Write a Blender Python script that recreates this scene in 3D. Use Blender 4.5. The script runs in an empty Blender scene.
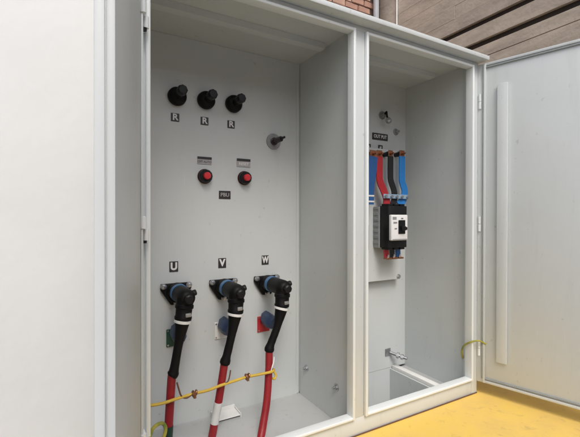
import bpy, bmesh, math, random
from mathutils import Vector, Matrix
random.seed(7)
R = math.radians
S = bpy.context.scene
C = S.collection

# ------------------------------------------------------------------ camera
cam = bpy.data.cameras.new("camera")
cam.sensor_fit = 'HORIZONTAL'; cam.sensor_width = 36.0
cam.lens = 382.27 / 580 * 36.0
cam.clip_start = 0.02; cam.clip_end = 500
co = bpy.data.objects.new("camera", cam); C.objects.link(co)
yaw, pit, rol = 0.5164, 0.0054, 0.0017
fw = Vector((math.sin(yaw) * math.cos(pit), math.cos(yaw) * math.cos(pit), -math.sin(pit)))
rt = Vector((math.cos(yaw), -math.sin(yaw), 0)); up = rt.cross(fw)
r2 = rt * math.cos(rol) + up * math.sin(rol); u2 = up * math.cos(rol) - rt * math.sin(rol)
M = Matrix((r2, u2, -fw)).transposed().to_4x4()
M.translation = Vector((-0.2187, -1.31, 0.8852))
co.matrix_world = M
S.camera = co

# ------------------------------------------------------------------ light
SUN_EL, SUN_AZ = 53.0, -165.0         # azimuth of the sun measured from +Y towards +X
sun = bpy.data.lights.new("sun", 'SUN'); sun.energy = 0.9; sun.angle = R(22); sun.color = (1.0, 0.98, 0.95)
so = bpy.data.objects.new("sun", sun); C.objects.link(so)
az = R(SUN_AZ); el = R(SUN_EL)
sd = Vector((math.sin(az) * math.cos(el), math.cos(az) * math.cos(el), math.sin(el)))
so.rotation_euler = (-sd).to_track_quat('-Z', 'Y').to_euler(); so.location = sd * 20
W = bpy.data.worlds.new("World"); S.world = W; W.use_nodes = True
nt = W.node_tree; nt.nodes.clear()
sky = nt.nodes.new('ShaderNodeTexSky'); sky.sky_type = 'NISHITA'; sky.sun_disc = False
sky.sun_elevation = el; sky.sun_rotation = az; sky.dust_density = 4.0; sky.air_density = 1.0
hs = nt.nodes.new('ShaderNodeHueSaturation'); hs.inputs['Saturation'].default_value = 0.6
bg = nt.nodes.new('ShaderNodeBackground'); bg.inputs['Strength'].default_value = 0.15
wo = nt.nodes.new('ShaderNodeOutputWorld')
nt.links.new(sky.outputs[0], hs.inputs['Color']); nt.links.new(hs.outputs[0], bg.inputs[0]); nt.links.new(bg.outputs[0], wo.inputs[0])
S.view_settings.view_transform = 'Standard'; S.view_settings.look = 'None'
S.view_settings.exposure = 0.42; S.view_settings.gamma = 1.0
S.render.engine = 'CYCLES'
S.cycles.max_bounces = 10; S.cycles.diffuse_bounces = 6

# ------------------------------------------------------------------ materials
def mat(name, col, rough=0.5, metal=0.0, var=0.06, vscale=3.0, bump=0.0, bscale=60.0, col2=None, spec=0.5, fine=0.0):
    """principled paint: colour drifts between two tones, roughness breaks up, optional fine relief"""
    m = bpy.data.materials.new(name); m.use_nodes = True
    n = m.node_tree.nodes; l = m.node_tree.links; b = n['Principled BSDF']
    b.inputs['Roughness'].default_value = rough; b.inputs['Metallic'].default_value = metal
    b.inputs['Specular IOR Level'].default_value = spec
    tc = n.new('ShaderNodeTexCoord')
    nz = n.new('ShaderNodeTexNoise'); nz.inputs['Scale'].default_value = vscale; nz.inputs['Detail'].default_value = 6
    nz.inputs['Roughness'].default_value = 0.6
    l.new(tc.outputs['Object'], nz.inputs['Vector'])
    ramp = n.new('ShaderNodeValToRGB'); e = ramp.color_ramp.elements
    e[0].position = 0.30; e[1].position = 0.72
    c = Vector(col); d = Vector(col2) if col2 else c * (1 - 2 * var)
    e[0].color = (*d, 1); e[1].color = (*c, 1)
    l.new(nz.outputs['Fac'], ramp.inputs[0]); l.new(ramp.outputs[0], b.inputs['Base Color'])
    mr = n.new('ShaderNodeMapRange'); mr.inputs['To Min'].default_value = max(0.05, rough - 0.1); mr.inputs['To Max'].default_value = min(1, rough + 0.1)
    n2 = n.new('ShaderNodeTexNoise'); n2.inputs['Scale'].default_value = vscale * 4; n2.inputs['Detail'].default_value = 5
    l.new(tc.outputs['Object'], n2.inputs['Vector']); l.new(n2.outputs['Fac'], mr.inputs['Value']); l.new(mr.outputs[0], b.inputs['Roughness'])
    if bump:
        n3 = n.new('ShaderNodeTexNoise'); n3.inputs['Scale'].default_value = bscale; n3.inputs['Detail'].default_value = 4
        l.new(tc.outputs['Object'], n3.inputs['Vector'])
        bp = n.new('ShaderNodeBump'); bp.inputs['Strength'].default_value = bump; bp.inputs['Distance'].default_value = 0.004
        l.new(n3.outputs['Fac'], bp.inputs['Height']); l.new(bp.outputs[0], b.inputs['Normal'])
    return m

def sheet_paint(name, col, rough, scuff):
    """powder coated sheet steel: soft dents, faint dusty streaks, a few small scuffs"""
    m = mat(name, col, rough, 0, 0.03, 1.6, 0.05, 420)
    n = m.node_tree.nodes; l = m.node_tree.links; b = n['Principled BSDF']
    tc = n['Texture Coordinate']
    base = b.inputs['Base Color'].links[0].from_socket
    mp = n.new('ShaderNodeMapping'); mp.inputs['Scale'].default_value = (9, 9, 0.9); l.new(tc.outputs['Object'], mp.inputs[0])
    st = n.new('ShaderNodeTexNoise'); st.inputs['Scale'].default_value = 2.2; st.inputs['Detail'].default_value = 8; st.inputs['Roughness'].default_value = .65
    l.new(mp.outputs[0], st.inputs['Vector'])
    rp = n.new('ShaderNodeValToRGB'); rp.color_ramp.elements[0].position = .55; rp.color_ramp.elements[1].position = .80
    rp.color_ramp.elements[0].color = (0, 0, 0, 1); rp.color_ramp.elements[1].color = (scuff, scuff, scuff, 1)
    l.new(st.outputs['Fac'], rp.inputs[0])
    mx = n.new('ShaderNodeMixRGB'); mx.inputs['Color2'].default_value = (col[0] * .55, col[1] * .52, col[2] * .47, 1)
    l.new(rp.outputs[0], mx.inputs[0]); l.new(base, mx.inputs[1]); 
    sp = n.new('ShaderNodeTexNoise'); sp.inputs['Scale'].default_value = 38; sp.inputs['Detail'].default_value = 2
    l.new(tc.outputs['Object'], sp.inputs['Vector'])
    rp2 = n.new('ShaderNodeValToRGB'); rp2.color_ramp.elements[0].position = .70; rp2.color_ramp.elements[1].position = .78
    rp2.color_ramp.elements[0].color = (0, 0, 0, 1); rp2.color_ramp.elements[1].color = (.35, .35, .35, 1)
    l.new(sp.outputs['Fac'], rp2.inputs[0])
    mx2 = n.new('ShaderNodeMixRGB'); mx2.inputs['Color2'].default_value = (col[0] * .5, col[1] * .47, col[2] * .42, 1)
    l.new(rp2.outputs[0], mx2.inputs[0]); l.new(mx.outputs[0], mx2.inputs[1]); l.new(mx2.outputs[0], b.inputs['Base Color'])
    sc = n.new('ShaderNodeMapping'); sc.inputs['Rotation'].default_value = (.5, .3, .9); sc.inputs['Scale'].default_value = (60, 60, 2.2)
    l.new(tc.outputs['Object'], sc.inputs[0])
    sn = n.new('ShaderNodeTexNoise'); sn.inputs['Scale'].default_value = 1.7; sn.inputs['Detail'].default_value = 3; l.new(sc.outputs[0], sn.inputs['Vector'])
    rs = n.new('ShaderNodeValToRGB'); rs.color_ramp.elements[0].position = .735; rs.color_ramp.elements[1].position = .76
    rs.color_ramp.elements[0].color = (0, 0, 0, 1); rs.color_ramp.elements[1].color = (.4, .4, .4, 1); l.new(sn.outputs['Fac'], rs.inputs[0])
    mx3 = n.new('ShaderNodeMixRGB'); mx3.inputs['Color2'].default_value = (min(.85, col[0] * 1.25), min(.85, col[1] * 1.25), min(.85, col[2] * 1.25), 1)
    l.new(rs.outputs[0], mx3.inputs[0]); l.new(mx2.outputs[0], mx3.inputs[1]); l.new(mx3.outputs[0], b.inputs['Base Color'])
    # slow waviness of the sheet
    old = b.inputs['Normal'].links[0].from_node
    wv = n.new('ShaderNodeTexNoise'); wv.inputs['Scale'].default_value = 2.5; wv.inputs['Detail'].default_value = 1
    l.new(tc.outputs['Object'], wv.inputs['Vector'])
    b2 = n.new('ShaderNodeBump'); b2.inputs['Strength'].default_value = .25; b2.inputs['Distance'].default_value = .012
    l.new(wv.outputs['Fac'], b2.inputs['Height']); l.new(b2.outputs[0], old.inputs['Normal'])
    return m

PAINT = sheet_paint("grey_cabinet_paint", (.568, .594, .588), .40, .13)
FRAME = sheet_paint("pale_frame_paint", (.60, .63, .625), .36, .2)
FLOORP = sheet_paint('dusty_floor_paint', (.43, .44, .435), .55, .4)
WHITEP = mat("white_paint", (.80, .80, .78), .4, 0, .05, 20)
BLACK = mat("black_rubber", (.0045, .0045, .005), .55, 0, .2, 30, .12, 200, spec=.2)
BLACKP = mat("black_plastic", (.009, .009, .010), .42, 0, .15, 25, spec=.3)
DKRED = mat("dark_red_plastic", (.06, .012, .012), .35, 0, .1, 20)
REDB = mat("red_button_plastic", (.62, .035, .045), .3, 0, .08, 30)
REDC = mat("red_cable_sheath", (.31, .013, .02), .42, 0, .14, 14, .12, 90)
GREENC = mat("dark_green_sleeve", (.008, .040, .022), .45, 0, .1, 20)
WHITEC = mat("white_sleeve", (.72, .72, .70), .5, 0, .06, 25)
BLUER = mat("blue_ring_plastic", (.045, .13, .27), .4, 0, .1, 20)
NAVY = mat("navy_cap_plastic", (.025, .05, .115), .45, 0, .12, 20)
STEEL = mat("zinc_steel", (.55, .56, .57), .32, .9, .12, 40, .1, 150)
DULL = mat("dull_grey_metal", (.36, .36, .36), .5, .6, .12, 40)
PALEB = mat('pale_blue_strip', (.30, .43, .56), .4, 0, .15, 60)
SHAFT = mat('oily_dark_steel', (.05, .035, .032), .4, .5, .2, 60)
COPPER = mat("copper", (.42, .20, .11), .38, .85, .2, 40)
BLUEB = mat("blue_busbar_sleeve", (.02, .20, .56), .38, 0, .1, 15)
NAVYB = mat("deep_blue_busbar_sleeve", (.02, .10, .30), .38, 0, .1, 15)
REDBUS = mat("red_busbar_sleeve", (.42, .02, .03), .38, 0, .1, 15)
BLKBUS = mat("black_busbar_sleeve", (.012, .012, .013), .36, 0, .1, 15)
GREYPL = mat("grey_plastic", (.30, .32, .32), .45, 0, .1, 30)
WHPL = mat("white_breaker_plastic", (.78, .78, .77), .35, 0, .03, 15)
PLGREEN = mat("green_plaque", (.012, .075, .05), .45, 0, .1, 20)
PLWHITE = mat("white_plaque", (.78, .78, .76), .4, 0, .05, 20)
PLRED = mat("red_plaque", (.50, .02, .03), .4, 0, .1, 20)
LABELW = mat("engraved_white", (.72, .71, .70), .5, 0, .05, 60)
LABELB = mat("engraved_black", (.03, .028, .028), .4, 0, .1, 60)
LABELG = mat("engraved_grey", (.42, .40, .40), .5, 0, .1, 60)
TEXTD = mat("dark_print", (.16, .15, .15), .5, 0, .1, 60)
YG = mat("yellow_green_wire", (.62, .42, .05), .42, 0, 0, 26, .1, 120, col2=(.50, .33, .04))
YGD = mat("green_yellow_wire", (.50, .40, .06), .42, 0, 0, 20, .1, 120, col2=(.10, .16, .03))
BROWNW = mat("brown_wire", (.13, .06, .035), .5, 0, .1, 40)
PLASTER = mat("white_plaster", (.82, .815, .80), .85, 0, .04, 2.2, .22, 35)
MORTAR = mat("dark_mortar", (.16, .115, .095), .95, 0, .15, 12, .4, 60)
BRICKS = [mat("brick_clay_%s" % k, c, .88, 0, .16, 9, .5, 60) for k, c in
          (("rose", (.50, .29, .22)), ("pale", (.56, .36, .28)), ("rust", (.42, .225, .165)), ("plum", (.36, .21, .165)))]
def board(name, c):
    m = mat(name, c, .9, 0, 0, 2.5, .9, 28, col2=[q * .62 for q in c])
    n = m.node_tree.nodes; l = m.node_tree.links
    mp = n.new('ShaderNodeMapping'); mp.inputs['Scale'].default_value = (3, .9, 3)
    l.new(n['Texture Coordinate'].outputs['Object'], mp.inputs[0])
    l.new(mp.outputs[0], n['Noise Texture'].inputs['Vector'])
    return m
BOARDS = [board("board_%s" % k, c) for k, c in (("sand", (.60, .515, .42)), ("buff", (.55, .47, .385)), ("dun", (.66, .57, .475)))]
DARKW = mat("dark_void_timber", (.05, .038, .03), .9, 0, .2, 6)
PIPE = mat("grey_pipe", (.46, .47, .50), .45, 0, .06, 8)
CONC = mat("grey_concrete", (.33, .32, .30), .9, 0, .15, 1.2, .4, 30)

def yellow_floor():
    m = bpy.data.materials.new("yellow_floor_paint"); m.use_nodes = True
    n = m.node_tree.nodes; l = m.node_tree.links; b = n['Principled BSDF']
    tc = n.new('ShaderNodeTexCoord')
    a = n.new('ShaderNodeTexNoise'); a.inputs['Scale'].default_value = 5; a.inputs['Detail'].default_value = 8; a.inputs['Roughness'].default_value = .62
    l.new(tc.outputs['Object'], a.inputs['Vector'])
    r = n.new('ShaderNodeValToRGB'); e = r.color_ramp.elements
    e[0].position = .36; e[0].color = (.68, .46, .13, 1); e[1].position = .62; e[1].color = (.76, .515, .11, 1)
    e2 = e.new(.50); e2.color = (.74, .50, .125, 1)
    l.new(a.outputs['Fac'], r.inputs[0])
    d = n.new('ShaderNodeTexNoise'); d.inputs['Scale'].default_value = 23; d.inputs['Detail'].default_value = 6; d.inputs['Distortion'].default_value = .6
    l.new(tc.outputs['Object'], d.inputs['Vector'])
    r2 = n.new('ShaderNodeValToRGB'); r2.color_ramp.elements[0].position = .60; r2.color_ramp.elements[1].position = .72
    r2.color_ramp.elements[0].color = (0, 0, 0, 1); r2.color_ramp.elements[1].color = (.30, .30, .30, 1)
    l.new(d.outputs['Fac'], r2.inputs[0])
    mx = n.new('ShaderNodeMixRGB'); mx.inputs['Color2'].default_value = (.30, .20, .10, 1)
    l.new(r2.outputs[0], mx.inputs[0]); l.new(r.outputs[0], mx.inputs[1]); l.new(mx.outputs[0], b.inputs['Base Color'])
    b.inputs['Roughness'].default_value = .6
    g = n.new('ShaderNodeTexNoise'); g.inputs['Scale'].default_value = 90; g.inputs['Detail'].default_value = 6
    l.new(tc.outputs['Object'], g.inputs['Vector'])
    bp = n.new('ShaderNodeBump'); bp.inputs['Strength'].default_value = .4; bp.inputs['Distance'].default_value = .003
    l.new(g.outputs['Fac'], bp.inputs['Height']); l.new(bp.outputs[0], b.inputs['Normal'])
    return m
YELLOW = yellow_floor()

# ------------------------------------------------------------------ shape helpers (all add to a bmesh)
def box(bm, x0, x1, y0, y1, z0, z1, bev=0.0, seg=2, mtx=None):
    t = bmesh.new(); bmesh.ops.create_cube(t, size=1.0)
    bmesh.ops.scale(t, vec=(abs(x1 - x0), abs(y1 - y0), abs(z1 - z0)), verts=t.verts)
    bmesh.ops.translate(t, vec=((x0 + x1) / 2, (y0 + y1) / 2, (z0 + z1) / 2), verts=t.verts)
    if bev: bmesh.ops.bevel(t, geom=t.edges[:], offset=bev, segments=seg, profile=.5, affect='EDGES')
    if mtx: bmesh.ops.transform(t, matrix=mtx, verts=t.verts)
    me = bpy.data.meshes.new('t'); t.to_mesh(me); t.free(); bm.from_mesh(me); bpy.data.meshes.remove(me)
    return bm

def lathe(bm, prof, origin, axis, seg=28):
    """prof: list of (distance along axis, radius)"""
    a = Vector(axis).normalized(); h = Vector((0, 0, 1)) if abs(a.z) < .9 else Vector((1, 0, 0))
    u = a.cross(h).normalized(); v = a.cross(u); o = Vector(origin); rings = []
    for d, r in prof:
        if r < 1e-6: rings.append([bm.verts.new(o + a * d)])
        else: rings.append([bm.verts.new(o + a * d + (u * math.cos(2 * math.pi * k / seg) + v * math.sin(2 * math.pi * k / seg)) * r) for k in range(seg)])
    for A, B in zip(rings, rings[1:]):
        for k in range(seg):
            j = (k + 1) % seg
            f = [A[k % len(A)], A[j % len(A)], B[j % len(B)], B[k % len(B)]]
            q = []
            for w in f:
                if w not in q: q.append(w)
            if len(q) > 2: bm.faces.new(q)
    for rg in (rings[0], rings[-1]):
        if len(rg) > 2: bm.faces.new(rg)
    bmesh.ops.recalc_face_normals(bm, faces=bm.faces)
    return bm

def smooth_path(pts, n=8):
    P = [Vector(p) for p in pts]; P = [2 * P[0] - P[1]] + P + [2 * P[-1] - P[-2]]; out = []
    for i in range(1, len(P) - 2):
        for k in range(n):
            t = k / n; a, b, c, d = P[i - 1], P[i], P[i + 1], P[i + 2]
            out.append(.5 * ((2 * b) + (c - a) * t + (2 * a - 5 * b + 4 * c - d) * t * t + (3 * b - a - 3 * c + d) * t ** 3))
    out.append(P[-2]); return out

def tube(bm, pts, rad, seg=14, n=8, lump=0.0):
    """round tube along a smoothed path; rad is a number or one radius per control point"""
    path = smooth_path(pts, n); m = len(path)
    def rr(i):
        if not isinstance(rad, (list, tuple)): return rad
        f = i / (m - 1) * (len(rad) - 1); k = min(int(f), len(rad) - 2); return rad[k] + (rad[k + 1] - rad[k]) * (f - k)
    rings = []; u = None
    for i, p in enumerate(path):
        t = (path[min(i + 1, m - 1)] - path[max(i - 1, 0)]).normalized()
        if u is None: u = t.cross(Vector((.3, .9, .2))).normalized()
        u = (u - t * u.dot(t)).normalized(); v = t.cross(u); r = rr(i) * (1 + lump * random.uniform(-1, 1))
        rings.append([bm.verts.new(p + (u * math.cos(2 * math.pi * k / seg) + v * math.sin(2 * math.pi * k / seg)) * r) for k in range(seg)])
    for A, B in zip(rings, rings[1:]):
        for k in range(seg): bm.faces.new((A[k], A[(k + 1) % seg], B[(k + 1) % seg], B[k]))
    bm.faces.new(rings[0]); bm.faces.new(rings[-1])
    bmesh.ops.recalc_face_normals(bm, faces=bm.faces)
    return bm

def strip(bm, pts, w, t, n=6):
    """flat bar swept along a path in the XZ plane: w across in X, t thick in Y, mitred to its path"""
    path = smooth_path(pts, n); rings = []; m = len(path)
    for i, p in enumerate(path):
        d = (path[min(i + 1, m - 1)] - path[max(i - 1, 0)]).normalized()
        s = Vector((1, 0, 0)); s = (s - d * s.dot(d)).normalized(); q = d.cross(s)
        rings.append([bm.verts.new(p + s * (a * w / 2) + q * (b * t / 2)) for a, b in ((-1, -1), (1, -1), (1, 1), (-1, 1))])
    for A, B in zip(rings, rings[1:]):
        for k in range(4): bm.faces.new((A[k], A[(k + 1) % 4], B[(k + 1) % 4], B[k]))
    bm.faces.new(rings[0]); bm.faces.new(rings[-1])
    bmesh.ops.recalc_face_normals(bm, faces=bm.faces)
    return bm

def prism(bm, poly, y0, y1, bev=0.0):
    """polygon in XZ extruded from y0 (far) to y1 (near)"""
    t = bmesh.new()
    A = [t.verts.new((x, y0, z)) for x, z in poly]; B = [t.verts.new((x, y1, z)) for x, z in poly]
    t.faces.new(A); t.faces.new(B[::-1])
    for k in range(len(poly)): t.faces.new((A[k], B[k], B[(k + 1) % len(poly)], A[(k + 1) % len(poly)]))
    bmesh.ops.recalc_face_normals(t, faces=t.faces)
    if bev: bmesh.ops.bevel(t, geom=t.edges[:], offset=bev, segments=2, profile=.5, affect='EDGES')
    me = bpy.data.meshes.new('t'); t.to_mesh(me); t.free(); bm.from_mesh(me); bpy.data.meshes.remove(me)
    return bm

def torus(bm, c, axis, R0, r0, seg=20, s2=8):
    a = Vector(axis).normalized(); h = Vector((0, 0, 1)) if abs(a.z) < .9 else Vector((1, 0, 0))
    u = a.cross(h).normalized(); v = a.cross(u); G = []
    for i in range(seg):
        t = 2 * math.pi * i / seg; d = u * math.cos(t) + v * math.sin(t)
        G.append([bm.verts.new(Vector(c) + d * (R0 + r0 * math.cos(2 * math.pi * k / s2)) + a * r0 * math.sin(2 * math.pi * k / s2)) for k in range(s2)])
    for i in range(seg):
        for k in range(s2): bm.faces.new((G[i][k], G[(i + 1) % seg][k], G[(i + 1) % seg][(k + 1) % s2], G[i][(k + 1) % s2]))
    bmesh.ops.recalc_face_normals(bm, faces=bm.faces)
    return bm

def link(name, bm, m, parent=None, origin=(0, 0, 0), smooth=True):
    """ONE mesh object from a bmesh given in coordinates relative to origin"""
    me = bpy.data.meshes.new(name)
    if any(origin): bmesh.ops.translate(bm, vec=-Vector(origin), verts=bm.verts)
    bm.to_mesh(me); bm.free(); me.materials.append(m)
    if smooth:
        me.shade_smooth(); me.set_sharp_from_angle(angle=R(35))
    o = bpy.data.objects.new(name, me); C.objects.link(o)
    if parent: o.parent = parent
    return o

def thing(name, loc, label, cat, group=None):
    o = bpy.data.objects.new(name, None); C.objects.link(o); o.location = loc; o.empty_display_size = .05
    o['label'] = label; o['category'] = cat
    if group: o['group'] = group
    return o

def tag(o, label, cat, group=None):
    o['label'] = label; o['category'] = cat
    if group: o['group'] = group
    return o

def copy_tree(o, label, loc):
    c = o.copy(); C.objects.link(c); c['label'] = label; c.location = loc
    for ch in o.children:
        d = ch.copy(); C.objects.link(d); d.parent = c
        for g in ch.children:
            e = g.copy(); C.objects.link(e); e.parent = d
    return c

def text(body, name, m, parent, x, y, z, h, sx=1.0, bold=0.0):
    """flat engraved lettering facing -Y, centred on (x, z), capital height h"""
    cu = bpy.data.curves.new(name, 'FONT'); cu.body = body; cu.align_x = 'CENTER'; cu.align_y = 'CENTER'
    cu.size = h / .70; cu.offset = bold; cu.extrude = .0004
    o = bpy.data.objects.new('tmp', cu); C.objects.link(o)
    dg = bpy.context.evaluated_depsgraph_get(); me = bpy.data.meshes.new_from_object(o.evaluated_get(dg))
    bpy.data.objects.remove(o); bpy.data.curves.remove(cu)
    me.transform(Matrix.Translation((x, y, z)) @ Matrix.Rotation(R(90), 4, 'X') @ Matrix.Diagonal((sx, 1, 1, 1)))
    me.materials.clear(); me.materials.append(m)
    t = bpy.data.objects.new(name, me); C.objects.link(t); t.parent = parent
    return t

NB = bmesh.new
# ------------------------------------------------------------------ dimensions (metres), cabinet front plane y = 0
X0, X1, X2, X3 = 0.0, .8462, .9047, 1.6555     # the two openings
XL, XR = -.06, 1.702                            # outer flanks
H = 1.70; D = .4945; GZ = -.078; FZ = -.089; CE = 1.722
W1 = .8675; W2 = 1.6747                         # inner faces of the right hand side walls

# ------------------------------------------------------------------ ground and surroundings
def ring_sheet(name, m, o, i, z):
    bm = NB(); (a0, a1, b0, b1), (c0, c1, d0, d1) = o, i
    for x0, x1, y0, y1 in ((a0, a1, b0, d0), (a0, a1, d1, b1), (a0, c0, d0, d1), (c1, a1, d0, d1)):
        bm.faces.new([bm.verts.new(p) for p in ((x0, y0, z), (x1, y0, z), (x1, y1, z), (x0, y1, z))])
    bmesh.ops.remove_doubles(bm, verts=bm.verts, dist=1e-4)
    ob = link(name, bm, m, smooth=False); ob['kind'] = 'structure'; return ob
ring_sheet('yellow_floor', YELLOW, (XL - .02, 3.7, -.62, .56), (XL + .004, XR - .004, .004, .555), GZ)
ring_sheet('ground', CONC, (-150, 150, -150, 150), (XL + .003, XR - .003, .003, .556), GZ - .004)

# brick wall behind the cabinet
bw = thing('brick_wall', (1.5, 3.0, GZ), 'reddish brick wall standing behind the top of the grey cabinet', 'wall')
o0 = bw.location
bm = NB(); box(bm, -4, 3.74, 3.0, 3.2, GZ, 6.2)
link('mortar_backing', bm, MORTAR, bw, o0, False)
BH, BL, J = .082, .215, .011
def brick_mesh(bm, x, z, w, dp):
    box(bm, x, x + w, 3.0 - dp, 3.02, z, z + BH, .006, 1)
brick_variants = []
for k in range(12):
    b_ = NB(); w = BL * random.uniform(.97, 1.0); dp = random.uniform(.010, .022)
    box(b_, 0, w, -dp, .02, 0, BH * random.uniform(.95, 1.0), .006, 1)
    for v in b_.verts: v.co += Vector((random.uniform(-.005, .005), random.uniform(-.003, .003), random.uniform(-.005, .005)))
    me = bpy.data.meshes.new('brick'); b_.to_mesh(me); b_.free(); me.materials.append(random.choice(BRICKS)); brick_variants.append(me)
rest = NB()
row = 0; z = GZ + .01
while z < 6.1:
    x = -4 + (0 if row % 2 else -.11)
    while x < 3.70:
        if x > -4 and x + BL < 3.74:
            if 2.1 < x < 3.72 and 3.45 < z < 4.5:
                o = bpy.data.objects.new('brick', random.choice(brick_variants)); C.objects.link(o); o.parent = bw
                o.location = Vector((x, 3.0, z)) - Vector(o0); o.rotation_euler = (0, R(random.uniform(-.7, .7)), 0)
            elif z > 2.2 and x > .8:
                brick_mesh(rest, x, z, BL * random.uniform(.97, 1), random.uniform(.008, .018))
        x += BL + J
    z += BH + J; row += 1
ro = link('brick', rest, BRICKS[0], bw, o0, False); ro['kind'] = 'stuff'
# drain pipe in the corner
pr = thing('drain_pipe', (3.60, 2.90, GZ), 'pale grey drain pipe in the corner beside the red bricks', 'pipe')
b_ = NB(); lathe(b_, [(0, .042), (6.2, .042)], (0, 0, 0), (0, 0, 1), 20); link('pipe', b_, PIPE, pr)
for zz in (1.4, 3.2, 4.9):
    b_ = NB(); lathe(b_, [(zz, .042), (zz, .05), (zz + .05, .05), (zz + .05, .042)], (0, 0, 0), (0, 0, 1), 20)
    box(b_, -.006, .006, .03, .094, zz, zz + .05); link('pipe_clip', b_, DULL, pr)
# boarded concrete wall running towards the viewer on the right
pw = thing('boarded_wall', (3.75, 0, GZ), 'sandy brown wall of wide horizontal boards at top right, dark gaps between its lower boards', 'wall')
b_ = NB(); box(b_, 3.80, 4.0, -3.2, 3.3, GZ, 6.2); link('wall_backing', b_, DARKW, pw, pw.location, False)
b_ = NB(); box(b_, 3.743, 3.80, 2.66, 2.985, GZ, 6.2, .008); link('corner_post', b_, BOARDS[1], pw, pw.location)
zs = [2.42, 2.62]; z = 2.42
rows = [(-.05, .19), (.15, .2), (.36, .2), (.57, .2), (.78, .2), (.99, .2), (1.2, .2), (1.41, .2), (1.62, .2), (1.83, .2), (2.04, .2), (2.25, .2), (2.46, .2), (2.67, .125), (2.865, .165)]
z = 3.095
while z < 6: rows.append((z, .1555)); z += .1565
for k, (z, h) in enumerate(rows):
    y = 2.655
    while y > -3.0:
        L = random.choice((.95, 1.25, 1.6)) if z > 3 else 2.8
        y1 = max(y - L, -3.2); b_ = NB()
        d = random.uniform(0, .005)
        box(b_, 3.752 + d, 3.80, y1 + .0015, y, z, z + h, .002, 1)
        link('board', b_, random.choice(BOARDS), pw, pw.location, False); y = y1
cd = thing('wall_conduit', (3.735, 2.63, GZ), 'thin white conduit running up the boarded wall corner', 'conduit')
b_ = NB(); lathe(b_, [(0, .012), (6.2, .012)], (0, 0, 0), (0, 0, 1), 12); link('conduit_pipe', b_, WHITEP, cd)
for zz in (2.0, 3.1, 4.4):
    b_ = NB(); box(b_, -.016, .017, -.018, .018, zz, zz + .02, .003); link('conduit_clip', b_, DULL, cd)
# white rendered wall to the left of the cabinet
lw = NB(); box(lw, -3.6, XL - .03, .02, .24, GZ, 3.4, .01)
o = link('plaster_wall', lw, PLASTER, None, (-1.8, .02, GZ)); o.location = (-1.8, .02, GZ)
tag(o, 'white plastered wall beside the open left cabinet door', 'wall')
# unseen wall added behind the viewer, blocks low sky from the bay tops
lw = NB(); box(lw, -9, 9, -11.3, -11, GZ - .02, 4.2, .02)
o = link('unseen_blocker_wall', lw, BRICKS[2], None, (0, -11, GZ)); o.location = (0, -11, GZ); o['kind'] = 'structure'

# ------------------------------------------------------------------ the cabinet
cab = thing('switchgear_cabinet', (.82, .28, GZ), 'large light grey steel switchgear cabinet with two open bays and doors swung out', 'cabinet')
o0 = cab.location
def part(name, bm, m=PAINT, parent=None, smooth=True): return link(name, bm, m, parent or cab, o0, smooth)
# front frame: posts and rails, butted
b_ = NB(); box(b_, XL, X0 - .002, 0, .05, GZ, CE, .002); part('front_post', b_, FRAME)
b_ = NB(); box(b_, X1 + .002, X2 - .002, 0, .05, .0, H, .002); part('front_post', b_, PAINT)
b_ = NB(); box(b_, X3 + .002, XR, 0, .05, GZ, CE, .002); part('front_post', b_, FRAME)
b_ = NB(); box(b_, X0 - .002, X3 + .002, .001, .05, H, CE, .002); part('top_rail', b_, FRAME)
b_ = NB(); box(b_, X0 - .002, X3 + .002, .001, .05, GZ, 0, .002); part('bottom_rail', b_, FRAME)
b_ = NB(); box(b_, XL + .001, XR - .001, -.005, -.0005, GZ + .0004, GZ + .006, .0015, 1); part('base_seal', b_, BROWNW)
# folded rim round each opening
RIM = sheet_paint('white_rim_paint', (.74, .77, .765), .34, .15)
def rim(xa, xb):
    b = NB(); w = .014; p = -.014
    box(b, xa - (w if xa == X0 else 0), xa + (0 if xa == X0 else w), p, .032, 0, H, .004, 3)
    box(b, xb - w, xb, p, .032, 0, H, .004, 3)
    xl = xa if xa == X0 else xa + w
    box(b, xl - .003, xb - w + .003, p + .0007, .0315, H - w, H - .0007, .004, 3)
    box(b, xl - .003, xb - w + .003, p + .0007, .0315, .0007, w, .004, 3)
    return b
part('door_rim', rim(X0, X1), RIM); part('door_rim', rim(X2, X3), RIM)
# roof with a folded front edge and ceiling
b_ = NB(); box(b_, XL - .02, XR + .02, -.055, .60, 1.7235, 1.7465, .004, 2); part('roof', b_, FRAME)
b_ = NB(); box(b_, XL, XR, .05, .56, CE, 1.7230, 0); part('ceiling', b_, PAINT, None, False)
# sheet walls
b_ = NB(); box(b_, XL, X0 - .02, .05, .55, -.12, CE); part('side_wall', b_, PAINT, None, False)
b_ = NB(); box(b_, W1, X2 - .018, .05, D, -.40, CE); part('partition_wall', b_, PAINT, None, False)
b_ = NB(); box(b_, W2, XR, .05, .55, -.12, CE); part('side_wall', b_, PAINT, None, False)
b_ = NB(); box(b_, X0 - .02, W1 - .0025, D, .55, FZ - .01, CE, .0015, 1); part('back_panel', b_)
b_ = NB(); box(b_, W1 - .022, W1 - .006, D - .0022, D - .0003, FZ + .003, 1.69, .001, 1); part('edge_flange', b_)
b_ = NB(); box(b_, W1 - .0015, W2, D + .001, .55, -.079, CE); part('back_panel', b_)
b_ = NB(); box(b_, XL, XR, .551, .56, GZ, CE); part('rear_skin', b_, PAINT, None, False)
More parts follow.
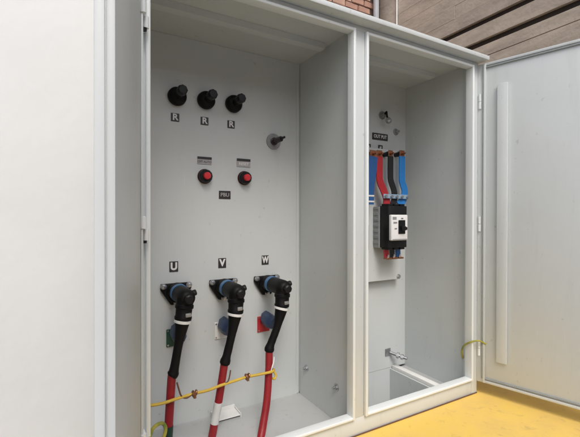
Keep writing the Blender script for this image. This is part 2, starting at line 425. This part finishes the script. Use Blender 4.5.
# floors and the cable pit of the right bay
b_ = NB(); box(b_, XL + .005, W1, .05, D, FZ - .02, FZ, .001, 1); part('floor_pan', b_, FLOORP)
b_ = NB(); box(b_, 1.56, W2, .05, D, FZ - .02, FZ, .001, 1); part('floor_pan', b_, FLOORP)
pit = NB()
box(pit, X2 - .017, 1.56, D + .002, .54, -.55, -.081); box(pit, 1.545, 1.56, .05, D + .001, -.55, FZ)
box(pit, X2 - .017, 1.545, .03, .049, -.55, FZ); box(pit, X2 - .017, 1.545, .0495, D + .0015, -.57, -.551)
part('cable_pit', pit, PAINT, None, False)
b_ = NB()
box(b_, 1.556, 1.596, .052, D - .002, FZ + .0005, FZ + .022, .003); box(b_, 1.600, 1.612, .052, D - .002, FZ + .0005, FZ + .012, .003)
part('floor_rail', b_, WHITEP)
# ceiling rails (inverted channel sections)
for xa, xb in ((X0 - .018, .838), (X2 - .014, 1.615)):
    b_ = NB(); box(b_, xa, xb, .212, .216, 1.694, CE - .0005); box(b_, xa, xb, .2165, .252, 1.694, 1.698); box(b_, xa, xb, .2525, .2565, 1.694, CE - .0005)
    part('ceiling_rail', b_, PAINT, None, False)
# bolts on the wall between the bays
def bolt_head(b, c, ax, r=.011):
    lathe(b, [(0, r * 1.7), (.002, r * 1.7), (.002, r)], c, ax, 18)
    lathe(b, [(.002, r), (.011, r), (.012, r * .8)], c, ax, 6)
    lathe(b, [(.012, r * .55), (.024, r * .5), (.0245, .0)], c, ax, 14); return b
for y in (.421, .154): part('wall_bolt', bolt_head(NB(), (W1, y, .075), (-1, 0, 0)), STEEL)
# hinges of the left door
for zc in (1.514, .846, .17):
    b_ = NB(); box(b_, -.038, -.0215, -.052, -.026, zc, zc + .040, .003, 2); lathe(b_, [(zc + .001, .009), (zc + .037, .009)], (-.029, -.054, 0), (0, 0, 1), 16)
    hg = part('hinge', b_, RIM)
    b_ = NB(); lathe(b_, [(zc - .046, .008), (zc - .0375, .009)], (-.024, -.036, 0), (0, 0, 1), 12); part('hinge_shadow_stub', b_, BLACKP, hg)  # dark stub added for the shadow below the lower hinge block
    b_ = NB(); box(b_, -.027, -.012, -.036, -.003, zc - .038, zc - .001, .003, 2); lathe(b_, [(zc - .037, .009), (zc - .002, .009)], (-.018, -.036, 0), (0, 0, 1), 16)
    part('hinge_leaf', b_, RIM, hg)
# doors: local frame u along the leaf from the hinge, v towards its inner side
def leaf(name, hx, hy, ang, width, side, lab):
    """side +1: hinged on the left; the leaf runs from the hinge along (cos a, -sin a) mirrored by side"""
    u = Vector((side * math.cos(ang), -math.sin(ang), 0)); v = Vector((side * math.sin(ang), math.cos(ang), 0))
    Mx = Matrix((u, v, Vector((0, 0, 1)))).transposed().to_4x4(); Mx.translation = Vector((hx, hy, 0))
    b = NB(); box(b, -.001 if side < 0 else .004, width, -.010, 0, -.012, H + .012, .002, 2, Mx)
    d = part(name, b, PAINT if side > 0 else FRAME); d['label'] = lab
    b = NB(); box(b, width - .003, width + .004, -.022, -.0105, -.012, H + .012, .002, 2, Mx); part('edge_fold', b, FRAME, d)
    b = NB(); box(b, .030, .042, .0005, .008, -.010, H + .010, .002, 2, Mx); part('hinge_side_fold', b, FRAME, d)
    b = NB(); box(b, .03, width - .004, .0005, .006, H - .004, H + .010, .002, 2, Mx); part('gasket_strip', b, FRAME, d)
    b = NB(); box(b, .03, width - .004, .0005, .006, -.010, .004, .002, 2, Mx); part('gasket_strip', b, FRAME, d)
    return d, Mx
ld, lm = leaf('door', -.030, -.015, R(100.15), .83, 1, 'left door seen almost edge on, swung wide open')
rd, rm = leaf('door', 1.7015, -.0008, R(106), .74, -1, 'right door swung wide open beyond the right bay')
b = NB(); box(b, .10, .15, .0008, .018, .12, H - .12, .003, 2, rm); part('stiffener', b, FRAME, rd)
b = NB(); box(b, .58, .63, .0008, .018, .12, H - .12, .003, 2, rm); part('stiffener', b, FRAME, rd)

for u0, u1, z0, z1 in ((.024, .029, .01, H - .01), (.715, .720, .01, H - .01), (.030, .714, H - .016, H - .010), (.030, .714, .010, .016)):
    b = NB(); box(b, u0, u1, .0007, .007, z0, z1, .001, 1, rm); part('rubber_seal', b, GREYPL, rd)
b = NB(); lathe(b, [(.10, .006), (H - .10, .006)], (.68, .016, 0), (0, 0, 1), 12); bmesh.ops.transform(b, matrix=rm, verts=b.verts); part('lock_rod', b, STEEL, rd)
for zz in (.2, .62, 1.05, 1.48):
    b = NB(); box(b, .668, .692, .0008, .010, zz, zz + .03, .002, 1, rm); part('rod_guide', b, STEEL, rd)
b = NB(); box(b, .655, .700, .0245, .040, .80, .92, .003, 2, rm); box(b, .668, .690, .0008, .0244, .82, .90, .002, 1, rm); part('latch', b, DULL, rd)
for zz in (.17, .846, 1.51):
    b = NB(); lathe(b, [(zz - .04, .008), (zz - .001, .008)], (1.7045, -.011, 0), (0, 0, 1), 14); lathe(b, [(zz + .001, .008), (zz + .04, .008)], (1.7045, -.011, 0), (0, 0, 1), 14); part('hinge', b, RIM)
# ------------------------------------------------------------------ left bay: plugs, buttons, plates
PH = (.195, .423, .659)
def make_plug():
    t = thing('capped_plug', (.2, D, 1.438), 'leftmost of the three black capped plugs at the top of the left bay', 'plug', 'black capped plugs at the top of the left bay')
    b = NB(); lathe(b, [(0, .040), (.006, .043), (.022, .042), (.034, .036), (.042, .024), (.044, 0)], (0, 0, 0), (0, -1, 0)); link('base_flange', b, BLACK, t)
    b = NB(); lathe(b, [(.03, .019), (.07, .017), (.078, .02), (.084, .017)], (0, 0, 0), (0, -1, 0)); link('stem', b, BLACK, t)
    b = NB(); lathe(b, [(.082, .017), (.086, .0225), (.116, .0225), (.122, .018), (.122, 0)], (0, 0, .002), (0, -1, 0), 8); link('knob', b, BLACKP, t)
    return t
p = make_plug()
copy_tree(p, 'middle of the three black capped plugs at the top of the left bay', (.337, D, 1.441))
copy_tree(p, 'rightmost of the three black capped plugs, nearest the round grey disc of the left bay', (.477, D, 1.444))

def plate(name, x, z, w, h, lab, cat, grp, m=LABELB, body=None, tm=LABELW, th=.02, sx=1.0, bold=.0, y=D, header=0.0, tdz=0.0):
    t = thing(name, (x, y, z), lab, cat, grp)
    b = NB(); box(b, -w / 2, w / 2, -.003, .0, -h / 2, h / 2, .0008, 1); link('plate', b, m, t, smooth=False)
    if header:
        b = NB(); box(b, -w / 2, w / 2, -.0038, -.0031, h / 2 - header, h / 2); link('header_band', b, LABELB, t, smooth=False)
    if body: text(body, 'lettering', tm, t, 0, -.0036, tdz, th, sx, bold)
    return t
g = 'small engraved plates in the left bay'
for (x, z), w in zip(((.193, 1.343), (.332, 1.343), (.467, 1.343)), ('left', 'middle', 'right')):
    plate('label_plate', x, z, .038, .038, 'small black plate reading R under the %s black capped plug' % w, 'label', g, body='R', th=.028, sx=1.05, bold=.0012)
plate('label_plate', .332, 1.153, .070, .036, 'pale lettered plate with dark top band above the left red push button', 'label', g, m=LABELG, body='OFF AUTO', tm=TEXTD, th=.011, sx=.9, header=.012, tdz=-.006, bold=.0004)
plate('label_plate', .534, 1.156, .074, .042, 'grey lettered plate with dark top band above the right red push button', 'label', g, m=LABELG, body='RESET', tm=LABELW, th=.014, sx=1.0, header=.013, tdz=-.006, bold=.0004)
plate('label_plate', .434, .991, .060, .040, 'small dark plate reading PBU below and between the two red push buttons', 'label', g, body='PBU', tm=LABELG, th=.018, sx=1.0, bold=.0003)
for x, c, z in ((.187, 'U', .652), (.421, 'V', .655), (.656, 'W', .657)):
    plate('phase_label', x, z, .040, .048, 'small black plate with white letter %s above its cable connector' % c, 'label', 'phase letter plates above the connectors', body=c, th=.032, sx=.95 if c != 'W' else .72, bold=.0022)

def make_button():
    t = thing('push_button', (.333, D, 1.077), 'black push button with red centre, left one, under the pale plate with dark band', 'push button', 'red push buttons in the left bay')
    b = NB(); lathe(b, [(0, .035), (.004, .036), (.006, .035)], (0, 0, 0), (0, -1, 0)); link('collar', b, DKRED, t)
    b = NB(); lathe(b, [(.006, .031), (.008, .033), (.026, .032), (.032, .028), (.032, .018)], (0, 0, 0), (0, -1, 0), 12); link('housing', b, BLACKP, t)
    b = NB(); lathe(b, [(.030, .017), (.046, .017), (.050, .014), (.0505, 0)], (0, 0, 0), (0, -1, 0), 20); link('button_cap', b, REDB, t)
    return t
p = make_button()
copy_tree(p, 'black push button with red centre, right one, under the grey lettered plate', (.537, D, 1.079))

t = thing('drive_shaft', (.704, D, 1.281), 'round grey disc with a dark shaft poking out, right side of the left bay', 'shaft')
b = NB(); lathe(b, [(0, .041), (.003, .042), (.006, .041), (.006, 0)], (0, 0, 0), (0, -1, 0), 32); link('disc', b, DULL, t)
b = NB(); lathe(b, [(.006, .020), (.014, .020), (.016, .015), (.085, .014), (.088, .010), (.088, 0)], (0, 0, 0), (0, -1, 0), 12); link('shaft', b, SHAFT, t)
b = NB(); lathe(b, [(.088, .006), (.122, .006), (.124, 0)], (0, 0, .002), (0, -1, 0), 12); link('pin', b, BLACKP, t)

# ------------------------------------------------------------------ left bay: elbow connectors with their cables
def flange_mesh():
    b = NB(); prism(b, [(-.068, .046), (.068, .046), (.070, .020), (.024, -.052), (-.024, -.052), (-.070, .020)], 0, -.020, .004)
    lathe(b, [(.018, .046), (.030, .044), (.034, .040)], (0, 0, .004), (0, -1, 0)); return b
EZ = .012   # height of the bushing axis above the flange centre
def connector(i, lab, path, boot, bands):
    """path: cable centre line from the elbow down (local), boot: radii, bands: list of (material, from, to) fractions"""
    t = thing('cable_connector', (PH[i], D, .530), lab, 'cable connector', 'elbow cable connectors in the left bay')
    fl = link('flange', flange_mesh(), BLACK, t)
    for x, z in ((-.058, .036), (.058, .036), (0, -.044)):
        b = NB(); lathe(b, [(.020, .0135), (.023, .0135), (.023, .010)], (x, 0, z), (0, -1, 0), 18); lathe(b, [(.023, .010), (.033, .010), (.034, .007), (.034, 0)], (x, 0, z), (0, -1, 0), 6)
        link('bolt', b, STEEL, fl)
    b = NB(); lathe(b, [(.03, .040), (.068, .037)], (0, 0, EZ), (0, -1, 0)); link('bushing_neck', b, BLACK, t)
    b = NB(); lathe(b, [(.064, .0375), (.067, .040), (.086, .040), (.089, .0375)], (0, 0, EZ), (0, -1, 0)); link('blue_ring', b, BLUER, t)
    # elbow: horizontal leg, rounded shoulder, vertical leg
    b = NB(); lathe(b, [(.088, .036), (.112, .038), (.16, .038), (.190, .038), (.210, .034), (.222, .026), (.226, .018)], (0, 0, EZ), (0, -1, 0))
    top = Vector((0.0, -.188, EZ + .018)); e = Vector(path[0])
    ax = (e - top); L = ax.length
    lathe(b, [(0, .024), (.008, .033), (.02, .0365), (.045, .035), (.048, .038), (.060, .038), (.064, .034), (L - .018, .033), (L - .012, .036), (L, .0345)], top, ax)
    body = link('elbow_body', b, BLACK, t)
    b = NB(); lathe(b, [(.222, .019), (.246, .019), (.250, .014), (.250, 0)], (0, 0, EZ + .002), (0, -1, 0), 8); link('end_plug', b, BLACKP, body)
    b = NB(); lathe(b, [(0, .014), (.042, .013), (.046, .009), (.046, 0)], (.0, -.188, EZ + .008), (.9, -.25, .30), 10); link('test_point', b, BLACKP, body)
    b = NB(); box(b, -.012, .012, -.232, -.215, -.062, -.046, .003, 2); link('pull_tab', b, DULL, body)
    d = (Vector(path[1]) - e).normalized()
    b = NB(); lathe(b, [(0, .033), (.001, .0355), (.011, .0355), (.012, .033)], e, d); link('white_band', b, WHITEC, t)
    bp = path[:5]
    b = NB(); tube(b, [e + d * .012] + [Vector(q) for q in path[1:4]], boot, 20, 6, .02); link('boot', b, BLACK, t)
    # cable sheath with its phase marking sleeves
    kink = [Vector(q) for q in path[2:]]
    for q in kink[2:-1]: q += Vector((random.uniform(-.002, .002), random.uniform(-.002, .002), 0))
    full = smooth_path(kink, 12)
    cut = lambda a, c: [full[k] for k in range(int(a * (len(full) - 1)), int(c * (len(full) - 1)) + 1)]
    for nm, m, a, c, r in bands:
        b = NB(); tube(b, cut(a, c), r, 16, 1); ob = link(nm, b, m, t)
    return t
cable_r = .0175
def P3(i, lst): return [(x - PH[i], y - D, z - .530) for x, y, z in lst]
connector(0, 'black elbow connector under letter U on a red cable ending in a dark green sleeve',
          P3(0, [(.181, .300, .452), (.163, .303, .348), (.145, .306, .243), (.138, .308, .225), (.132, .312, .10), (.124, .318, -.023), (.121, .325, -.115)]),
          [.030, .0265, .0225, .0195, .018, .018, .0185, .0185, .023, .0235, .0235, .020],
          [('cable', REDC, 0, .68, cable_r), ('phase_sleeve', GREENC, .675, 1, cable_r + .0015)])
connector(1, 'black elbow connector under letter V on a red cable with a white sleeve',
          P3(1, [(.415, .300, .452), (.396, .302, .348), (.373, .305, .255), (.366, .308, .228), (.344, .311, .083), (.326, .315, -.012), (.309, .322, -.115)]),
          [.030, .0265, .0225, .0195, .018, .018, .0185, .0185, .023, .0235, .0235, .020],
          [('cable', REDC, 0, .56, cable_r), ('phase_sleeve', WHITEC, .555, .80, cable_r + .0012), ('cable_tail', REDC, .79, 1, cable_r)])
connector(2, 'black elbow connector under letter W on a plain red cable',
          P3(2, [(.651, .300, .452), (.626, .303, .355), (.592, .306, .272), (.587, .306, .246), (.578, .290, .155), (.556, .266, .040), (.524, .238, -.050), (.492, .208, -.115)]),
          [.030, .0265, .0225, .0195, .018, .018, .0185, .0185, .023, .0235, .0235, .020],
          [('cable', REDC, 0, 1, cable_r)])

# parking plaques with their blue dust caps
def plaque(x, m, lab):
    t = thing('phase_plaque', (x, D, .324), lab, 'plaque', 'coloured plaques behind the cables')
    b = NB(); box(b, -.034, .036, -.006, 0, -.041, .041, .002, 1); link('plate', b, m, t)
    b = NB(); lathe(b, [(.006, .026), (.02, .031), (.055, .033), (.085, .031), (.102, .022), (.106, 0)], (.006, 0, .030), (.02, -1, -.10), 8)
    for v in b.verts:
        if v.co.z > .03: v.co.z += (v.co.z - .03) * .5
    link('dust_cap', b, NAVY, t)
    for zz in (-.032, .034):
        b = NB(); lathe(b, [(.006, .004), (.008, .004), (.0085, 0)], (-.027, 0, zz), (0, -1, 0), 10); link('screw', b, STEEL, t)
    return t
plaque(PH[0] - .008, PLGREEN, 'dark green plaque with navy cap behind the U cable')
plaque(PH[1] - .007, PLWHITE, 'white plaque with blue cap behind the V cable')
plaque(PH[2] - .014, PLRED, 'red plaque with blue cap behind the W cable')

# cable bracket at the foot of the back panel
t = thing('cable_bracket', (.43, D, -.08), 'small white bracket at the foot of the back panel behind the V cable', 'bracket')
b = NB(); box(b, -.062, .056, -.004, 0, -.004, .022, .001, 1); box(b, -.062, .056, -.080, -.0042, .0, .004, .001, 1); link('angle', b, WHITEP, t)
b = NB(); box(b, .057, .061, -.080, -.002, -.020, .010, .001, 1); link('end_tab', b, WHITEP, t)
b = NB(); box(b, -.067, -.063, -.080, -.002, -.0085, .016, .001, 1); link('end_tab', b, WHITEP, t)

# earth wire crossing the three cables
t = thing('earth_wire', (.3, .28, .14), 'yellow earth wire strung across the three red cables', 'wire')
o0w = t.location
def wpart(n, b, m, par=None): return link(n, b, m, par or t, o0w)
b = NB(); tube(b, [(-.015, .30, .138), (.048, .281, .133), (.10, .279, .131), (.15, .281, .135), (.22, .283, .139), (.28, .280, .141), (.340, .281, .149), (.40, .283, .154), (.46, .280, .161), (.53, .268, .165), (.577, .264, .167), (.598, .278, .166), (.600, .300, .162)], .0062, 10, 8, .05)
wpart('wire', b, YG)
for x, z in ((.22, .139), (.46, .161)):
    b = NB(); torus(b, (x, .281, z), (1, 0, .1), .010, .0055); torus(b, (x + .012, .283, z + .003), (1, 0, -.2), .0085, .004)
    lathe(b, [(-.012, .006), (.012, .006)], (x + .004, .274, z - .004), (0, .3, 1), 8)
    wpart('lug', b, COPPER)
b = NB(); tube(b, [(.153, .285, .20), (.160, .283, .172), (.170, .281, .142), (.190, .279, .130), (.214, .280, .139)], .0035, 8, 8); wpart('screen_tail', b, BROWNW)
b = NB(); tube(b, [(.386, .285, .205), (.381, .283, .18), (.372, .281, .160), (.350, .280, .150)], .003, 8, 8); wpart('screen_tail', b, BROWNW)
b = NB(); tube(b, [(.602, .284, .225), (.594, .274, .205), (.584, .268, .188), (.578, .268, .170)], .003, 8, 8); wpart('screen_tail', b, WHITEC)
b = NB(); tube(b, [(.592, .270, .165), (.600, .264, .148), (.592, .258, .135), (.580, .258, .138)], .0055, 8, 8); wpart('screen_tail', b, YG)
# bonding wires from frame to doors
t2 = thing('door_earth_wire', (.0, .02, .12), 'looped yellow and green earth wire at the bottom of the left door hinge', 'wire')
b = NB(); tube(b, [(-.040, -.038, .02), (-.030, -.034, .10), (-.012, -.026, .155), (.012, .02, .176), (.045, .05, .172), (.060, .055, .150), (.052, .052, .118), (.02, .05, .085), (-.004, .05, .06)], .0062, 10, 8); link('wire', b, YGD, t2, t2.location)
b = NB(); lathe(b, [(0, .012), (.003, .012), (.003, .008), (.010, .008), (.010, 0)], (-.019, .05, .058), (1, 0, 0), 6); link('lug', b, STEEL, t2, t2.location)
t2 = thing('door_earth_wire', (1.66, .03, .15), 'green and yellow earth wire hanging in the lower right corner of the right bay', 'wire')
b = NB(); tube(b, [(1.712, -.045, .200), (1.685, -.030, .216), (1.655, -.024, .220), (1.632, -.008, .212), (1.628, .024, .186), (1.636, .044, .150), (1.654, .054, .110), (1.672, .058, .098)], .0048, 10, 8); link('wire', b, YGD, t2, t2.location)
b = NB(); lathe(b, [(0, .011), (.003, .011), (.003, .008), (.012, .008), (.012, 0)], (1.674, .058, .10), (-1, 0, 0), 6); link('lug', b, STEEL, t2, t2.location)

# ------------------------------------------------------------------ right bay: breaker, bars and fittings
t = thing('mounting_plate', (1.30, D, .90), 'plain grey mounting plate behind the breaker in the right bay', 'plate')
b = NB(); box(b, 1.00, 1.582, .4475, .4525, .492, 1.30, .0015, 1); box(b, 1.00, 1.582, .4527, .468, .492, .496); link('sheet', b, PAINT, t, t.location)
for x, z in ((1.566, .508), (1.566, 1.285), (1.02, .508)):
    b = NB(); lathe(b, [(.0, .015), (.003, .015), (.003, .010)], (x, .4475, z), (0, -1, 0), 18); lathe(b, [(.003, .010), (.012, .010), (.012, .0)], (x, .4475, z), (0, -1, 0), 6); link('bolt', b, STEEL, t, t.location)
    b = NB(); lathe(b, [(0, .008), (.041, .008)], (x, .4527, z), (0, 1, 0), 12); link('stand_off', b, STEEL, t, t.location)

BX0, BX1, BZ0, BZ1 = 1.362, 1.500, .703, .948
t = thing('circuit_breaker', (1.47, .4475, .82), 'black circuit breaker with white front cover and black toggle', 'circuit breaker')
bl = t.location
b = NB(); box(b, BX0 + .001, BX1 + .010, .326, .397, BZ0, BZ1, .003, 2)
for k in (1, 2):
    pass
base = link('base', b, BLACKP, t, bl)
for k in range(3):
    x = BX0 + .0245 + k * .048
    for zz, s in ((BZ1, 1), (BZ0, -1)):
        b = NB(); box(b, x - .018, x + .018, .332, .390, zz - .0005 if s > 0 else zz - .012, zz + .012 if s > 0 else zz + .0005, .002, 1); link('terminal_hood', b, BLACKP, base, bl)
b = NB(); box(b, BX0 + .002, 1.494, .302, .3255, .747, .896, .006, 3); cov = link('cover', b, WHPL, t, bl)
b = NB(); box(b, 1.416, 1.470, .2975, .3018, .785, .865, .002, 1); tg = link('toggle_plate', b, BLACKP, t, bl)
b = NB(); box(b, 1.430, 1.458, .278, .297, .805, .830, .004, 2); link('toggle', b, BLACKP, tg, bl)
b = NB(); box(b, 1.474, 1.487, .2975, .3018, .808, .824, .002, 1); link('test_button', b, BLACKP, tg, bl)
b = NB(); box(b, 1.372, 1.402, .3008, .3018, .868, .884); link('rating_print', b, GREYPL, cov, bl, False)
b = NB(); box(b, 1.372, 1.486, .3008, .3018, .752, .756); link('rating_print', b, GREYPL, cov, bl, False)
text('250A', 'lettering', TEXTD, t, 1.392 - bl.x, .3008 - bl.y, .850 - bl.z, .010, 1, .0002)
text('OFF', 'lettering', TEXTD, t, 1.396 - bl.x, .3008 - bl.y, .815 - bl.z, .008, 1, .0002)
text('ON', 'lettering', TEXTD, t, 1.446 - bl.x, .3008 - bl.y, .874 - bl.z, .008, 1, .0002)
b = NB(); box(b, BX0 - .006, BX1 + .004, .3975, .4470, BZ0 - .004, BZ1 - .004, .002, 1)
for k in range(7):
    z = BZ0 + .02 + k * .034
    box(b, BX0 - .009, BX0 - .0065, .403, .442, z, z + .018, .001, 1)
link('mounting_bracket', b, GREYPL, t, bl)

# insulated bars from the copper lugs down to the breaker
def bar(lab, m, pts, w, lugm=COPPER, tail=True):
    o_ = pts[0]
    t = thing('insulated_busbar', o_, lab, 'busbar', 'insulated busbars above the breaker')
    b = NB(); strip(b, pts, w, .007); link('sleeve', b, m, t, o_)
    a = Vector(pts[0]); b = NB(); box(b, a.x - w * .42, a.x + w * .42, a.y - .003, a.y + .003, a.z - .004, a.z + .036, .001, 1); lg = link('copper_end', b, lugm, t, o_)
    b = NB(); lathe(b, [(0, .012), (.003, .012), (.003, .010)], (a.x, a.y - .003, a.z + .016), (0, -1, 0), 16); lathe(b, [(.003, .010), (.012, .010), (.012, .006), (.024, .006), (.024, 0)], (a.x, a.y - .003, a.z + .016), (0, -1, 0), 6); link('bolt', b, COPPER, lg, o_)
    b = NB(); lathe(b, [(0.003, .014), (.02, .017), (.04, .014), (D - .047 - a.y, .014)], (a.x, a.y, a.z + .016), (0, 1, 0), 16); link('insulator', b, BLACKP, t, o_)
    e = Vector(pts[-1])
    if not tail:
        for k in (.012, .045):
            b = NB(); box(b, e.x - w * .53, e.x + w * .53, e.y - .007, e.y + .005, e.z + k, e.z + k + .010, .002, 1); link('tie_band', b, WHITEC, t, o_)
        return t
    b = NB(); box(b, e.x - w * .38, e.x + w * .38, e.y - .003, e.y + .003, e.z - .03, e.z + .003, .001, 1); link('copper_end', b, lugm, t, o_)
    return t
bar('broad deep blue busbar, leftmost above the breaker, beside the frame', NAVYB, [(1.300, .385, 1.235), (1.292, .385, 1.16), (1.276, .385, 1.07), (1.272, .385, 1.01), (1.272, .386, .955)], .062, tail=False)
bar('red busbar with a sideways jog above the breaker', REDBUS, [(1.352, .390, 1.240), (1.352, .390, 1.14), (1.356, .390, 1.095), (1.386, .388, 1.035), (1.398, .380, .99), (1.392, .372, .955)], .048)
bar('black busbar with a sideways jog above the breaker', BLKBUS, [(1.440, .390, 1.248), (1.440, .390, 1.14), (1.444, .390, 1.100), (1.468, .388, 1.040), (1.462, .380, .99), (1.442, .372, .955)], .041)
bar('bright blue busbar, rightmost above the breaker', BLUEB, [(1.535, .390, 1.255), (1.535, .390, 1.15), (1.537, .390, 1.10), (1.556, .388, 1.045), (1.535, .380, .99), (1.490, .372, .955)], .048)
t = thing('busbar_spacer', (1.462, .372, 1.005), 'pale bluish spacer strip with steel nuts across the lower ends of the busbars', 'spacer')
b = NB(); box(b, -.100, .100, -.010, -.002, -.013, .013, .002, 1); link('strip', b, PALEB, t)
for x in (-.088, -.042, .0, .042, .088):
    b = NB(); lathe(b, [(.010, .009), (.020, .009), (.020, 0)], (x, 0, 0), (0, -1, 0), 6); link('nut', b, STEEL, t)
# the three tails under the breaker
for x, m, c in ((1.388, REDBUS, 'red'), (1.435, BLKBUS, 'black'), (1.482, NAVYB, 'blue')):
    t = thing('breaker_tail', (x, .372, .70), 'short %s insulated tail with copper lug under the breaker' % c, 'cable tail', 'cable tails under the breaker')
    b = NB(); strip(b, [(0, 0, -.002), (.003, .0, -.036), (.004, -.002, -.056)], .034, .010); link('sleeve', b, m, t)
    b = NB(); box(b, -.016, .022, -.030, .006, -.066, -.0565, .002, 1); lg = link('copper_lug', b, COPPER, t)
    b = NB(); lathe(b, [(0, .009), (.008, .009), (.008, .0055), (.018, .0055), (.018, 0)], (.004, -.012, -.0565), (0, -.25, 1), 6); link('bolt', b, STEEL, lg)
t = thing('terminal_block', (1.255, .4475, .76), 'black terminal block half hidden behind the left frame of the right bay', 'terminal block')
b = NB(); box(b, -.05, .030, -.045, 0, -.072, .078, .004, 2); tb = link('base', b, BLACKP, t)
for k in range(4):
    b = NB(); lathe(b, [(.045, .007), (.049, .007), (.049, 0)], (.012, 0, -.055 + k * .037), (0, -1, 0), 12); link('screw', b, STEEL, tb)
g = 'small engraved plates in the right bay'
plate('name_plate', 1.452, 1.384, .128, .042, 'wide black nameplate with pale lettering above the busbars in the right bay', 'label', g, body='OUT PUT', th=.020, sx=.88, bold=.0006)
for x, z, c, lab in ((1.357, 1.2895, 'R', 'small black letter plate above the red busbar'), (1.455, 1.2905, 'S', 'small black letter plate above the black busbar')):
    plate('letter_plate', x, z + .018, .036, .048, lab, 'label', g, body=c, th=.026, bold=.0016, y=D)
# wall fittings above the nameplate
t = thing('cable_gland', (1.468, D, 1.510), 'grey gland fitting with hanging plug above the nameplate', 'gland')
b = NB(); lathe(b, [(0, .026), (.006, .026), (.006, .018), (.03, .016), (.03, 0)], (0, 0, .010), (0, -1, 0), 8); link('nut', b, DULL, t)
b = NB(); tube(b, [(0, -.028, .012), (-.004, -.045, .022), (-.006, -.050, .0), (.004, -.046, -.022)], .0055, 8, 6); link('wire_loop', b, BLACK, t)
b = NB(); lathe(b, [(0, .008), (.006, .017), (.026, .019), (.036, .012), (.036, 0)], (.004, -.040, -.016), (.15, -.5, -.8), 14); link('plug', b, STEEL, t)
t = thing('screw_stud', (1.586, D, 1.429), 'small round grey screw stud right of the nameplate', 'stud')
b = NB(); lathe(b, [(0, .020), (.004, .021), (.006, .018), (.006, .011)], (0, 0, 0), (0, -1, 0), 20); link('washer', b, DULL, t)
b = NB(); lathe(b, [(.006, .012), (.02, .012), (.02, .007), (.034, .006), (.034, 0)], (0, 0, 0), (0, -1, 0), 6); link('nut', b, STEEL, t)
# earthing stud low on the back panel of the right bay
t = thing('earthing_stud', (1.522, D, .022), 'steel earthing stud with nuts low on the back of the right bay', 'stud')
b = NB(); box(b, -.022, .022, -.006, 0, -.022, .026, .002, 1); link('base_plate', b, STEEL, t)
b = NB(); lathe(b, [(.006, .010), (.115, .010), (.117, .007), (.117, 0)], (.01, 0, -.002), (.50, -.80, -.18), 16); link('rod', b, STEEL, t)
b = NB(); lathe(b, [(.05, .019), (.066, .019)], (.01, 0, -.002), (.50, -.80, -.18), 6); lathe(b, [(.078, .017), (.092, .017)], (.01, 0, -.002), (.50, -.80, -.18), 6); link('nut', b, STEEL, t)
